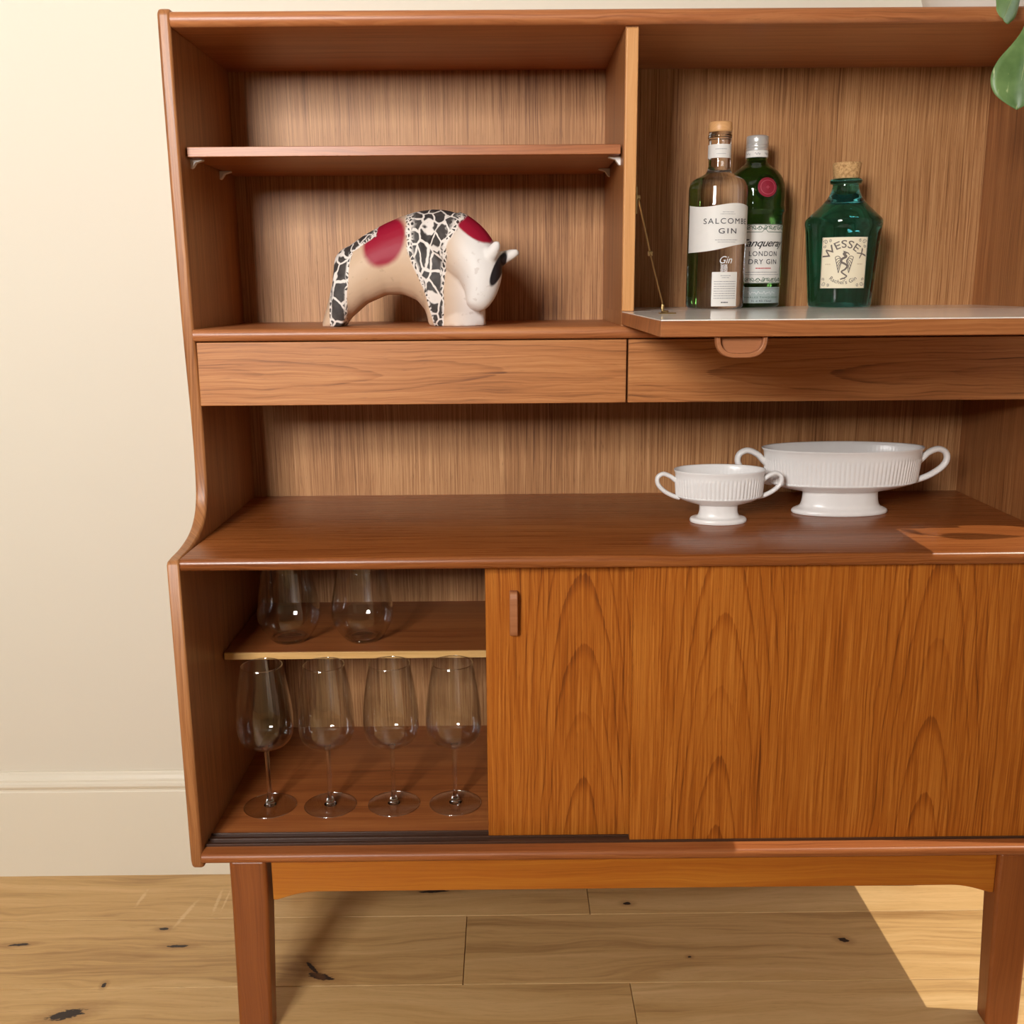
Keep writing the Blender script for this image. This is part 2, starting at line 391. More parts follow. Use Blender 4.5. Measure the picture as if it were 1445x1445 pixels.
# bar compartment floor in white laminate
bf = box('bar_floor', .0092, XI, .150, .4403, 1.0677, 1.0870, M['teak_x'], HB)
box('laminate_sheet', .0094, XI-.0004, .1502, .4400, 1.0871, 1.0883, M['laminate'], bf)
box('divider_foot', -.009, .009, .152, .4403, 1.0677, 1.0884, M['teak_z'], HB)
# narrow shelf on plastic brackets
ns = box('shelf', -.6295, -.0115, .172, .436, 1.3085, 1.3225, M['teak_x'], HB, bevel=.0012, seg=1)
box('edge_lipping', -.6295, -.0115, .1690, .1719, 1.3087, 1.3223, M['teak_lip'], ns, bevel=.0008, seg=1)
for sx, xw in ((1, -.632), (-1, -.009)):
    for y in (.195, .350):
        bm = bmesh.new()
        add_prism(bm, [(xw, 1.3082), (xw+sx*.018, 1.3082), (xw+sx*.018, 1.3062), (xw+sx*.008, 1.3035), (xw+sx*.003, 1.2965), (xw, 1.295)], 'y', y-.005, y+.005)
        bm_obj('shelf_bracket', bm, M['white_plastic'], HB, bevel=.0006, seg=1)
# drawers
for nm, x0, x1 in (('l', -.6285, -.0014), ('r', .0014, .6285)):
    d = box('drawer', x0, x1, .1436, .1600, .9561, 1.0485, M['drawer_'+nm], HB, bevel=.0012, seg=2)
    bm = bmesh.new()
    add_box(bm, x0+.012, x0+.022, .1602, .420, .966, 1.040); add_box(bm, x1-.022, x1-.012, .1602, .420, .966, 1.040)
    add_box(bm, x0+.0222, x1-.0222, .1602, .420, .964, .970); add_box(bm, x0+.0222, x1-.0222, .410, .420, .9702, 1.036)
    bm_obj('drawer_box', bm, M['carcass'], d)
box('drawer_divider', -.008, .008, .1602, .4403, .958, 1.0498, M['teak_z'], HB)
# drop flap
FX0, FX1, FY0, FY1 = -.009, .594, -.236, .1485
FZ0, FZ1 = 1.0696, 1.0883
fp = box('drop_flap', FX0, FX1, FY0, FY1, FZ0, FZ1-.0012, M['teak_x'], HB, bevel=.0008, seg=1)
box('laminate_sheet', FX0+.0006, FX1-.0006, FY0+.0006, FY1-.0004, FZ1-.0012, FZ1, M['laminate'], fp)
M['pull'] = wood('teak_pull', srgb(110, 62, 38), srgb(164, 104, 66), srgb(190, 128, 86), 'x', fib=.5, bump=.04)
for xc in (.082, .530):
    # carved cup pull hanging under the flap's front edge
    def uarc(rx, rz, n=18, top=FZ0+.0): return [(xc+rx*math.copysign(abs(math.cos(PI+PI*i/n))**.6, math.cos(PI+PI*i/n)), top+rz*math.copysign(abs(math.sin(PI+PI*i/n))**.8, math.sin(PI+PI*i/n))) for i in range(n+1)]
    o_, i_ = uarc(.0285, .0235), uarc(.0235, .0185)
    bm = bmesh.new()
    y0, y1 = -.230, -.218
    for a in range(len(o_)-1):
        vs = []
        for (p, yy) in ((o_[a], y0), (o_[a+1], y0), (i_[a+1], y0), (i_[a], y0), (o_[a], y1), (o_[a+1], y1), (i_[a+1], y1), (i_[a], y1)):
            vs.append(bm.verts.new((p[0], yy, p[1])))
        for f in ((0, 1, 2, 3), (7, 6, 5, 4), (0, 4, 5, 1), (3, 2, 6, 7)): bm.faces.new([vs[k] for k in f])
    bmesh.ops.remove_doubles(bm, verts=bm.verts, dist=1e-6)
    h = bm_obj('pull_handle', bm, M['pull'], fp, bevel=.0015, seg=2)
    prism('pull_back', i_, 'y', -.222, -.2185, M['pull'], h)
# folding stay of the flap
st = [(.0125, .150, 1.247), (.022, .084, 1.168), (.030, .012, 1.100)]
bm = bmesh.new(); add_tube(bm, st[:2], .0022, 8, .6); add_tube(bm, st[1:], .0018, 8, .6)
add_tube(bm, [(.019, .084, 1.168), (.025, .084, 1.168)], .0034, 10)
add_tube(bm, [(.030, .012, 1.100), (.030, .010, 1.0915), (.036, .006, 1.0905)], .0022, 8)
add_box(bm, .025, .046, .000, .014, 1.0884, 1.0900)
add_box(bm, .0091, .0105, .145, .157, 1.225, 1.262)
add_tube(bm, [(.0092, .150, 1.247), (.0150, .150, 1.247)], .0035, 10)
bm_obj('flap_stay', bm, M['brass'], fp, smooth=False)
# worktop
prism('worktop', bull(.001, .4403, .742, .760, .007), 'x', -XI, XI, M['teak_top'], HB, bevel=.0008, seg=1)
# lower cabinet
prism('bottom_board', bull(-.008, .4403, .2992, .3140, .006), 'x', -XI, XI, M['carcass'], HB, bevel=.0008, seg=1)
tr = box('door_track', -XI+.0005, XI-.0005, .0165, .0500, .3141, .3150, M['track'], HB)
for y in (.0165, .0318, .0480): box('track_rib', -XI+.0005, XI-.0005, y, y+.0018, .3151, .3180, M['track'], tr, bevel=.0004, seg=1)
M['carc_shelf'] = M['carcass']
ish = box('inner_shelf', -.6300, .6300, .1790, .4400, .5482, .5600, M['carcass'], HB)
box('edge_lipping', -.6300, .6300, .1750, .1789, .5482, .5600, M['oak_edge'], ish, bevel=.001, seg=1)
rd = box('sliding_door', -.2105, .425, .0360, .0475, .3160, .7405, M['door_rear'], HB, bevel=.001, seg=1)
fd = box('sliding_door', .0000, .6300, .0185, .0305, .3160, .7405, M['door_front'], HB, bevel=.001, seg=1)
for d_, xc, yy in ((rd, -.1700, .0360), (fd, .588, .0185)):
    bm = bmesh.new(); hw = .0058
    pr_ = [(yy, .7020), (yy-.010, .7020), (yy-.0135, .699), (yy-.015, .690), (yy-.015, .648), (yy-.0135, .639), (yy-.010, .636), (yy, .636), (yy, .643), (yy-.0085, .647), (yy-.0085, .691), (yy, .695)]
    add_prism(bm, pr_, 'x', xc-hw, xc+hw)
    bm_obj('pull_handle', bm, M['pull'], d_, bevel=.0016, seg=2)
# base: rails and legs
def rail_pts(x0, x1, zt, zb, drop=.013, L=.06, n=8):
    p_ = [(x0, zt), (x0, zb-drop)]
    for i in range(n+1):
        t_ = i/n; p_.append((x0+.006+L*t_, zb-drop*(1-math.sin(t_*PI/2))))
    for i in range(n, -1, -1):
        t_ = i/n; p_.append((x1-.006-L*t_, zb-drop*(1-math.sin(t_*PI/2))))
    return p_+[(x1, zb-drop), (x1, zt)]
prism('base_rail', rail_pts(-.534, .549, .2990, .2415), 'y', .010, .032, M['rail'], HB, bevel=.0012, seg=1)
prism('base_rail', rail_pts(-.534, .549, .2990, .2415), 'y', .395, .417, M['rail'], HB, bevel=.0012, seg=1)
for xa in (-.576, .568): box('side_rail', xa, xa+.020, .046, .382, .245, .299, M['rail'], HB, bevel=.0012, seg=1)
for xa, sgn in ((-.594, 1), (.549, 1)):
    for ya, yb in ((.000, .044), (.384, .428)):
        bm = bmesh.new()
        t_ = [(xa, ya), (xa+.0545, ya), (xa+.0545, yb), (xa, yb)]
        k_ = -.004 if xa < 0 else .006
        b_ = [(xa+k_, ya+.003), (xa+k_+.051, ya+.003), (xa+k_+.051, yb-.006), (xa+k_, yb-.006)]
        A = [bm.verts.new((*p_, .2990)) for p_ in t_]; m_ = [bm.verts.new((*p_, .225)) for p_ in t_]; B = [bm.verts.new((*p_, .0002)) for p_ in b_]
        bm.faces.new(A); bm.faces.new(B[::-1])
        for U, V in ((A, m_), (m_, B)):
            for i in range(4): bm.faces.new((U[i], V[i], V[(i+1) % 4], U[(i+1) % 4]))
        bm_obj('leg', bm, M['mahog'], HB, bevel=.006, seg=4)

# ------------------------------------------------------------------ glassware
def thin_glass(name, gain=.85, base=.06):
    t = NT(name); t.t.nodes.remove(t.b)
    lw = t.n('ShaderNodeLayerWeight'); lw.inputs[0].default_value = .5
    f = t.math('POWER', lw.outputs['Facing'], 3.2); f = t.math('MULTIPLY_ADD', f, gain, base)
    tr_ = t.n('ShaderNodeBsdfTransparent'); tr_.inputs[0].default_value = (.985, .99, .99, 1)
    gl = t.n('ShaderNodeBsdfGlossy'); gl.inputs['Roughness'].default_value = .015; gl.inputs[0].default_value = (1, 1, 1, 1)
    mx = t.n('ShaderNodeMixShader'); t.set(mx.inputs[0], f); t.set(mx.inputs[1], tr_.outputs[0]); t.set(mx.inputs[2], gl.outputs[0])
    t.t.links.new(mx.outputs[0], t.out.inputs[0]); return t.m
M['thin_glass'] = thin_glass('thin_clear_glass'); M['rim_glass'] = thin_glass('glass_rim', .5, .42)
M['glass'] = NT('solid_clear_glass').p(color=(.97, .98, .98), rough=.0, trans=1.0, ior=1.48)
def wine_glass(loc, label):
    g = thing('wine_glass', loc, label, 'wine glass', 'stemmed wine glasses on the cabinet floor')
    c = loc
    bowl = spline([(.0018, .1035), (.020, .1048), (.0325, .1095), (.0400, .1180), (.0432, .130), (.0440, .144), (.0438, .156), (.0422, .176), (.0395, .196), (.0355, .220), (.0318, .2390)], 5)
    inner = [(max(r-.0010, 0), z+(.0010 if z < .13 else 0)) for r, z in bowl]
    pr_ = [(0, .1033)]+bowl+[(.0310, .2394)]+[q for q in inner[::-1]]+[(0, .1055)]
    lathe('bowl', pr_, c, M['thin_glass'], g, 56)
    stem = spline([(.0060, .1030), (.0042, .1000), (.0036, .090), (.0034, .060), (.0034, .030), (.0040, .018), (.0055, .0115), (.0062, .0085), (.0072, .0040), (.0100, .0030)], 4)
    lathe('stem', [(0, .1032)]+stem+[(0, .0028)], c, M['glass'], g, 20)
    lathe('foot', [(0, .0027), (.012, .0027), (.030, .0017), (.0405, .0012), (.0415, .0008), (.0405, .0003), (0, .0003)], c, M['thin_glass'], g, 56)
    ring = lambda r, z: [(c[0]+r*math.cos(2*PI*i/48), c[1]+r*math.sin(2*PI*i/48), c[2]+z) for i in range(49)]
    tube('rim', ring(.0315, .2392), .0007, M['rim_glass'], g, 6); tube('foot_rim', ring(.0412, .0010), .0006, M['rim_glass'], g, 6)
    return g
WLAB = ['stemmed wine glass standing next to the open cabinet\'s side panel', 'stemmed wine glass second from the open cabinet\'s side panel', 'stemmed wine glass third from the open cabinet\'s side panel', 'stemmed wine glass standing next to the edge of the sliding door']
wg0 = wine_glass((-.5620, .1375, .3141), WLAB[0])
for (x, y), lb in zip(((-.4655, .1380), (-.3640, .1400), (-.2655, .1405)), WLAB[1:]): copy_thing(wg0, (x, y, .3141), lb)
def tumbler(loc, label):
    g = thing('stemless_glass', loc, label, 'glass', 'stemless glasses on the inner shelf')
    out = spline([(.026, .0006), (.031, .0035), (.0400, .0140), (.0480, .0290), (.0510, .0420), (.0500, .0570), (.0465, .0800), (.0425, .1020), (.0390, .1220)], 5)
    inn = [(max(r-.0011, 0), max(z, .0060)) for r, z in out]
    lathe('glass_wall', out+[(.0384, .1225)]+inn[::-1], loc, M['thin_glass'], g, 56)
    lathe('glass_base', [(0, .0055), (.0270, .0055), (.0305, .0045), (.0270, .0003), (.0200, .0002), (.017, .0012), (0, .0016)], loc, M['glass'], g, 48)
    return g
tb = tumbler((-.5370, .2380, .5602), 'stemless clear glass on the inner shelf, closest to the cabinet side')
copy_thing(tb, (-.4170, .2400, .5602), 'stemless clear glass on the inner shelf, closest to the sliding door')

# ------------------------------------------------------------------ white fluted footed bowls
def ceramic():
    t = NT('white_glazed_ceramic'); v = t.coord(); f = t.noise(v, 60, 2)
    return t.p(color=t.mix(f, srgb(243, 240, 237), srgb(248, 246, 243)), rough=.28, spec=.5)
M['ceramic'] = ceramic()
def footed_bowl(loc, rx, asp, h, brx, srx, zb, fl0, fl1, nfl, hpts, label):
    g = thing('footed_bowl', loc, label, 'bowl', 'white fluted footed bowls on the worktop')
    n = nfl*6
    def fn(a, z):
        if fl0-.001 < z < fl1+.001:
            e = min(1, max(0, (z-fl0)/.002), max(0, (fl1-z)/.002))
            e = max(0, min(e, (z-fl0+.001)/.003, (fl1+.001-z)/.003))
            return 1+e*((.0024/rx)*(abs(math.cos(a*nfl/2))**.6)-.0010/rx)
        return 1
    body = [(0, zb+.0005), (srx*.8, zb+.0005), (srx*1.15, zb+.001)]
    body += spline([(srx*1.15, zb+.001), (rx*.72, zb+.006), (rx*.885, fl0-.003), (rx*.93, fl0)], 5)[1:]
    for k in range(13): body.append((rx*(.93+.035*k/12), fl0+(fl1-fl0)*k/12))
    body += [(rx*.967, fl1+.004), (rx*.972, h-.006), (rx*.99, h-.003), (rx, h-.0008), (rx*.992, h), (rx*.972, h-.0012), (rx*.945, h-.006)]
    body += [(rx*.93, fl1), (rx*.90, fl0+.004), (rx*.80, zb+.014), (rx*.55, zb+.007), (0, zb+.005)]
    lathe('bowl_body', body, loc, M['ceramic'], g, n, 1, asp, fn)
    foot = spline([(srx*1.02, zb+.0006), (srx, zb-.004), (srx*1.02, zb*.55), (srx+(brx-srx)*.28, zb*.33), (srx+(brx-srx)*.85, .0075), (brx, .0045), (brx, .0022), (brx*.985, .0004)], 5)
    lathe('foot', [(0, zb+.0006)]+foot+[(brx*.85, .0004), (brx*.8, .003), (0, .004)], loc, M['ceramic'], g, 72, 1, asp*1.05)
    for s in (-1, 1):
        P = [(s*(rx+q[0]), 0, q[1]) for q in hpts]
        P = [(p_[0]+loc[0], p_[1]+loc[1], p_[2]+loc[2]) for p_ in spline(P, 6)]
        tube('handle', P, .0036+.0014*(rx > .1), M['ceramic'], g, 14, 1.3, side=(0, 0, 1))
    return g
footed_bowl((.1545, .2060, .7601), .0715, .64, .0845, .0445, .0300, .0280, .0425, .0720, 66, [(-.006, .0640), (-.001, .0680), (.0053, .073), (.0165, .0772), (.0252, .0715), (.0240, .0600), (.0134, .0490), (-.001, .0415), (-.010, .0390)], 'small white fluted footed bowl with two loop handles')
footed_bowl((.3650, .2660, .7601), .1310, .46, .1085, .0780, .0610, .0370, .0520, .0920, 104, [(-.009, .0810), (-.002, .0880), (.0075, .0975), (.0225, .1035), (.0352, .0985), (.0385, .0865), (.0310, .0735), (.0120, .0605), (-.008, .0530), (-.018, .0510)], 'large wide oval white fluted footed bowl with two loop handles')

# ------------------------------------------------------------------ glazed bison figure
def bison_mat():
    t = NT('lava_glaze'); v = t.coord(); X, Y, Z = t.sep(v)
    wz = t.noise(v, 28, 3); wz2 = t.noise(v, 90, 2)
    body = t.mix(t.smooth(X, .06, .115), srgb(206, 176, 148), srgb(228, 222, 218))
    body = t.mix(t.math('MULTIPLY', t.smooth(wz2, .62, .72), .25), body, srgb(150, 120, 100))
    def ell(cx, cz, ra, rb, an, soft):
        ca, sa = math.cos(an), math.sin(an)
        dx, dz = t.math('SUBTRACT', X, cx), t.math('SUBTRACT', Z, cz)
        p_ = t.math('ADD', t.math('MULTIPLY', dx, ca/ra), t.math('MULTIPLY', dz, sa/ra))
        q_ = t.math('ADD', t.math('MULTIPLY', dx, -sa/rb), t.math('MULTIPLY', dz, ca/rb))
        d = t.math('SQRT', t.math('ADD', t.math('MULTIPLY', p_, p_), t.math('MULTIPLY', q_, q_)))
        d = t.math('ADD', d, t.math('MULTIPLY', t.math('SUBTRACT', wz, .5), .25))
        return t.math('SUBTRACT', 1.0, t.smooth(d, 1-soft, 1+soft))
    red = t.math('MAXIMUM', ell(-.020, .124, .039, .029, 1.0, .16), ell(.112, .141, .034, .0135, -.62, .12))
    col = t.mix(red, body, srgb(152, 22, 48))
    # bands of lava glaze
    def band(stops, ramp):
        cx = t.ramp(t.math('MULTIPLY', Z, 5.5), [(p_, (c_, c_, c_)) for p_, c_, h_ in stops])
        hw = t.ramp(t.math('MULTIPLY', Z, 5.5), [(p_, (h_, h_, h_)) for p_, c_, h_ in stops])
        d = t.math('DIVIDE', t.math('ABSOLUTE', t.math('SUBTRACT', t.math('MULTIPLY', t.math('ADD', X, .15), 3.0), cx)), hw)
        d = t.math('ADD', d, t.math('MULTIPLY', t.math('SUBTRACT', wz, .5), .5))
        return d
    Q = lambda x: (x+.15)*3
    b1 = band([(.0, Q(.057), .022), (.30, Q(.052), .045), (.62, Q(.042), .090), (.82, Q(.052), .115), (.95, Q(.060), .150)], 0)
    b2 = band([(.0, Q(-.094), .035), (.40, Q(-.091), .045), (.60, Q(-.085), .050), (.72, Q(-.060), .080), (.85, Q(-.03), .001)], 0)
    inb = t.math('MINIMUM', b1, b2)
    sc = t.n('ShaderNodeMapping'); sc.inputs['Scale'].default_value = (1.25, 1, .8); t.set(sc.inputs[0], v)
    vd = t.n('ShaderNodeVectorMath', operation='ADD'); nzv = t.n('ShaderNodeTexNoise'); nzv.inputs['Scale'].default_value = 45; t.set(nzv.inputs['Vector'], v)
    ms = t.n('ShaderNodeVectorMath', operation='SCALE'); t.set(ms.inputs[0], nzv.outputs['Color']); ms.inputs['Scale'].default_value = .013
    t.set(vd.inputs[0], sc.outputs[0]); t.set(vd.inputs[1], ms.outputs[0])
    def cells(scale, thr):
        vo = t.n('ShaderNodeTexVoronoi', feature='DISTANCE_TO_EDGE'); t.set(vo.inputs['Vector'], vd.outputs[0]); vo.inputs['Scale'].default_value = scale
        return t.smooth(vo.outputs['Distance'], thr, thr+.05)
    big, small = cells(46, .045), cells(150, .15)
    edge = t.smooth(inb, .62, .88)
    cell = t.n('ShaderNodeMix', data_type='FLOAT'); t.set(cell.inputs[0], edge); t.set(cell.inputs[2], big); t.set(cell.inputs[3], small)
    dk = t.mix(wz2, srgb(36, 30, 32), srgb(92, 86, 82))
    glaze = t.mix(cell.outputs[0], srgb(232, 222, 214), dk)
    m_ = t.math('SUBTRACT', 1.0, t.smooth(inb, .95, 1.1))
    col = t.mix(m_, col, glaze)
    col = t.mix(ell(.147, .082, .026, .0075, 1.15, .12), col, srgb(40, 34, 36))
    t.bump(t.math('MULTIPLY', cell.outputs[0], m_), .35, .0012)
    return t.p(color=col, rough=.48, spec=.22)
BX = Vector((-.335, .230, 1.0676))
def bison():
    st = [(-.457, 1.076, 1.04, .020), (-.451, 1.092, 1.04, .028), (-.443, 1.118, 1.04, .034), (-.437, 1.140, 1.04, .037), (-.433, 1.172, 1.04, .039), (-.424, 1.182, 1.045, .041),
          (-.412, 1.187, 1.081, .043), (-.388, 1.203, 1.101, .045), (-.357, 1.219, 1.114, .046), (-.333, 1.229, 1.114, .048), (-.312, 1.235, 1.105, .050), (-.300, 1.237, 1.090, .051), (-.293, 1.238, 1.050, .051), (-.286, 1.239, 1.04, .052),
          (-.268, 1.238, 1.04, .052), (-.250, 1.234, 1.04, .051), (-.234, 1.223, 1.04, .048), (-.222, 1.208, 1.04, .043), (-.213, 1.170, 1.04, .036), (-.209, 1.125, 1.04, .028)]
    bm = bmesh.new(); rings = []; n = 28; zg = BX.z
    for (x, zt, zb, hw) in st:
        ring = []; zc = (zt+zb)/2; hz = (zt-zb)/2
        for i in range(n):
            a = 2*PI*i/n; c_, s_ = math.cos(a), math.sin(a)
            y = BX.y+hw*math.copysign(abs(c_)**.85, c_); z = zc+hz*math.copysign(abs(s_)**.9, s_)
            ring.append(bm.verts.new((x, y, max(z, zg))))
        rings.append(ring)
    for A, B in zip(rings, rings[1:]):
        for i in range(n): bm.faces.new((A[i], A[(i+1) % n], B[(i+1) % n], B[i]))
    bm.faces.new(rings[0]); bm.faces.new(rings[-1][::-1])
    # head lowered and turned, then the horns
    add_tube(bm, spline([(-.262, .214, 1.196), (-.236, .196, 1.176), (-.217, .182, 1.150), (-.214, .172, 1.122), (-.221, .166, 1.098), (-.223, .164, 1.092)], 5),
             [a[0] for a in spline([(.044,), (.043,), (.036,), (.026,), (.0155,), (.006,)], 5)], 20, 1.0)
    add_tube(bm, spline([(-.214, .172, 1.158), (-.199, .160, 1.170), (-.191, .154, 1.182), (-.189, .152, 1.189)], 4), [a[0] for a in spline([(.014,), (.0105,), (.0075,), (.004,)], 4)], 12)
    add_tube(bm, spline([(-.205, .190, 1.158), (-.182, .190, 1.166), (-.166, .188, 1.172), (-.158, .186, 1.175)], 4), [a[0] for a in spline([(.015,), (.0105,), (.0075,), (.004,)], 4)], 12)
    # foreshank block under the muzzle
    add_lathe(bm, [(0, 0), (.043, 0), (.040, .018), (.037, .05), (0, .055)], (-.250, BX.y-.012, zg), 24, 1, .85)
    o = bm_obj('bison_figurine', bm, bison_mat(), None, smooth=True, org=BX)
    r = o.modifiers.new('remesh', 'REMESH'); r.mode = 'VOXEL'; r.voxel_size = .0024; r.use_smooth_shade = True
    s = o.modifiers.new('smooth', 'SMOOTH'); s.iterations = 9; s.factor = .5
    return tag(o, 'glazed pottery bison figurine with red patches and black lava bands', 'figurine')
bison()

# ------------------------------------------------------------------ gin bottles
INK = plain('dark_ink', srgb(52, 50, 58), .6); GREYINK = plain('grey_ink', srgb(150, 148, 152), .6); REDINK = plain('red_ink', srgb(190, 60, 70), .6)
GREENINK = plain('green_ink', srgb(58, 96, 74), .6); BROWNINK = plain('brown_ink', srgb(112, 100, 92), .6); WHITEINK = plain('white_print', srgb(240, 240, 240), .5); BLACKINK = plain('black_ink', srgb(24, 22, 26), .6)
def text_geo(s, shear=0.0, spacing=1.0, offset=0.0):
    cu = bpy.data.curves.new('t', 'FONT'); cu.body = s; cu.size = 1; cu.shear = shear; cu.space_character = spacing; cu.offset = offset
    cu.align_x = 'CENTER'; cu.resolution_u = 4
    o = bpy.data.objects.new('t', cu); C.objects.link(o); bpy.context.view_layer.update()
    me = o.to_mesh(); V = [(v.co.x, v.co.y) for v in me.vertices]; F = [tuple(p.vertices) for p in me.polygons]
    o.to_mesh_clear(); bpy.data.objects.remove(o); bpy.data.curves.remove(cu)
    xs = [v[0] for v in V]; cx = (min(xs)+max(xs))/2; wd = max(xs)-min(xs)
    return [(x-cx, y) for x, y in V], F, wd
class Wrap:
    """maps label coordinates (u right, v up, metres) on to the wall of a bottle"""
    def __init__(s, c, R, a0): s.c, s.R, s.a0 = c, R, a0
    def __call__(s, u, z, off):
        R = s.R(z); a = s.a0+u/R; R += off
        return (s.c[0]+R*math.sin(a), s.c[1]-R*math.cos(a), s.c[2]+z)
def patch(name, W, u0, u1, z0, z1, mat, parent, off=.0004, nu=24, nz=6, zt=None, zb=None):
    bm = bmesh.new(); G = []
    for i in range(nu+1):
        u = u0+(u1-u0)*i/nu; lo = zb(u) if zb else z0; hi = zt(u) if zt else z1
        G.append([bm.verts.new(W(u, lo+(hi-lo)*j/nz, off)) for j in range(nz+1)])
    for i in range(nu):
        for j in range(nz): bm.faces.new((G[i][j], G[i+1][j], G[i+1][j+1], G[i][j+1]))
    return bm_obj(name, bm, mat, parent, smooth=True)
def flat_to(name, V, F, W, mat, parent, off=.0007):
    bm = bmesh.new(); vs = [bm.verts.new(W(x, y, off)) for x, y in V]
    for f in F:
        try: bm.faces.new([vs[i] for i in f])
        except ValueError: pass
    return bm_obj(name, bm, mat, parent)
def lettering(s, W, u, z, width, mat, parent, height=None, shear=0.0, spacing=1.0, bold=0.0, arc=None, off=.0010):
    V, F, wd = text_geo(s, shear, spacing, bold); k = width/wd; ky = (height/.7) if height else k
    out = []
    for x, y in V:
        x *= k; y *= ky
        if arc:   # arc>0: letters on top of a circle of that radius; arc<0: along the bottom
            R = abs(arc); th = x/R
            if arc > 0: x, y = (R+y)*math.sin(th), (R+y)*math.cos(th)
            else: x, y = (R-y)*math.sin(th), -(R-y)*math.cos(th)
        out.append((u+x, z+y))
    return flat_to('lettering', out, F, W, mat, parent, off)
def print_rows(W, rows, mat, parent, seed=1, off=.0008):
    """rows of unreadably small print: (u0,u1,z,h)"""
    rng = random.Random(seed); V, F = [], []
    for (u0, u1, z, h) in rows:
        u = u0
        while u < u1-.0004:
            e = min(u1, u+rng.uniform(.0012, .0042)); b = len(V)
            V += [(u, z), (e, z), (e, z+h), (u, z+h)]; F.append((b, b+1, b+2, b+3)); u = e+.0006
    o = flat_to('fine_print', V, F, W, mat, parent, off); o['kind'] = 'stuff'; return o
def strokes(name, lines, wd, W, mat, parent, off=.0008):
    """thin ribbons along 2D polylines; wd a number or function of 0..1"""
    V, F = [], []
    for L in lines:
        n = len(L)
        for i, (x, y) in enumerate(L):
            ax, ay = L[max(i-1, 0)]; bx_, by_ = L[min(i+1, n-1)]; dx, dy = bx_-ax, by_-ay; l = math.hypot(dx, dy) or 1
            w_ = (wd(i/(n-1)) if callable(wd) else wd)/2
            V += [(x-dy/l*w_, y+dx/l*w_), (x+dy/l*w_, y-dx/l*w_)]
            if i: b = len(V)-4; F.append((b, b+1, b+3, b+2))
    o = flat_to(name, V, F, W, mat, parent, off)
    if len(lines) > 1: o['kind'] = 'stuff'
    return o
def scroll(cx, cy, r, turns=1.4, a0=0, sx=1, sy=1, n=22):
    return [(cx+sx*r*(1-.8*i/n)*math.cos(a0+turns*2*PI*i/n), cy+sy*r*(1-.8*i/n)*math.sin(a0+turns*2*PI*i/n)) for i in range(n+1)]
def interp_R(prof):
    def R(z):
        for (r0, z0), (r1, z1) in zip(prof, prof[1:]):
            if z0 <= z <= z1 and z1 > z0: return r0+(r1-r0)*(z-z0)/(z1-z0)
        return prof[-1][0]
    return R
def paper(name, c, rough=.55):
    t = NT(name); v = t.coord(); f = t.noise(v, 90, 3)
    return t.p(color=t.mix(f, tuple(x*.94 for x in c), c), rough=rough)
M['paper'] = paper('white_label_paper', srgb(236, 232, 226)); M['cream_paper'] = paper('cream_label_paper', srgb(244, 232, 204))
M['silver_paper'] = paper('silver_label', srgb(176, 190, 190), .3)
def cork_mat():
    t = NT('cork'); v = t.coord(); f = t.noise(v, 240, 4, .7); vo = t.n('ShaderNodeTexVoronoi'); vo.inputs['Scale'].default_value = 380; t.set(vo.inputs['Vector'], v)
    return t.p(color=t.ramp(f, [(.3, srgb(150, 104, 60)), (.5, srgb(206, 162, 108)), (.7, srgb(226, 186, 132))]), rough=.8)
M['cork'] = cork_mat()
M['wood_stopper'] = wood('pale_wood_stopper', srgb(170, 110, 60), srgb(222, 168, 112), srgb(240, 200, 150), 'x', fib=.6)
M['bottle_clear'] = NT('clear_bottle_glass').p(color=(.93, .94, .95), rough=0.0, trans=1.0, ior=1.42)
M['bottle_green'] = NT('green_bottle_glass').p(color=srgb(96, 150, 72), rough=.02, trans=.97, ior=1.45)
M['bottle_teal'] = NT('teal_bottle_glass').p(color=srgb(84, 188, 192), rough=.01, trans=1.0, ior=1.42)
M['cap_silver'] = plain('silver_cap', srgb(214, 212, 208), .3, metal=.45)
ZB = 1.0884
# clear bottle with the white wrap label
c = (.1560, .300, ZB)
g = thing('gin_bottle', c, 'clear glass gin bottle with white wave-edged label and pale wooden stopper', 'bottle')
p0 = [(0, .004), (.030, .002), (.041, .0003), (.0442, .003), (.0455, .008), (.0455, .178)]+spline([(.0455, .178), (.0445, .187), (.0390, .196), (.0280, .2015), (.0205, .206), (.0175, .213), (.0172, .222), (.0172, .256), (.0182, .2575), (.0182, .262), (.0172, .2635)], 5)[1:]+[(.0172, .266), (0, .266)]
lathe('glass_body', p0, c, M['bottle_clear'], g, 72)
lathe('stopper', [(0, .2662), (.0176, .2662), (.0182, .268), (.0182, .2795), (.0172, .2808), (0, .2808)], c, M['wood_stopper'], g, 48)
W0 = Wrap(c, lambda z: .0455, math.radians(6))
Wn = Wrap(c, lambda z: .0173, math.radians(-12))
lb = patch('neck_label', Wn, -.030, .030, .2275, .2475, M['paper'], g, .0004)
print_rows(Wn, [(-.006, .012, .2400, .0007), (-.004, .010, .2330, .0006)], GREYINK, lb, 3)
wave = lambda u: .0925+.0070*math.tanh(u/.03)
topw = lambda u: .156+.0025*math.sin(u*60+.5)
lb = patch('front_label', W0, -.068, .060, 0, 0, M['paper'], g, .0005, 48, 8, topw, wave)
lettering('SALCOMBE', W0, .003, .1280, .075, INK, lb, .0082, spacing=1.25)
lettering('GIN', W0, .003, .1135, .0285, INK, lb, .0078, spacing=1.3, bold=.004)
print_rows(W0, [(-.016, .020, .1035, .0008), (-.012, .016, .1005, .0007), (-.006, .012, .1450, .0007), (-.009, .015, .1420, .0006)], GREYINK, lb, 5)
lettering('Gin', W0, .002, .0690, .020, WHITEINK, g, .011, shear=.35, off=.0006)
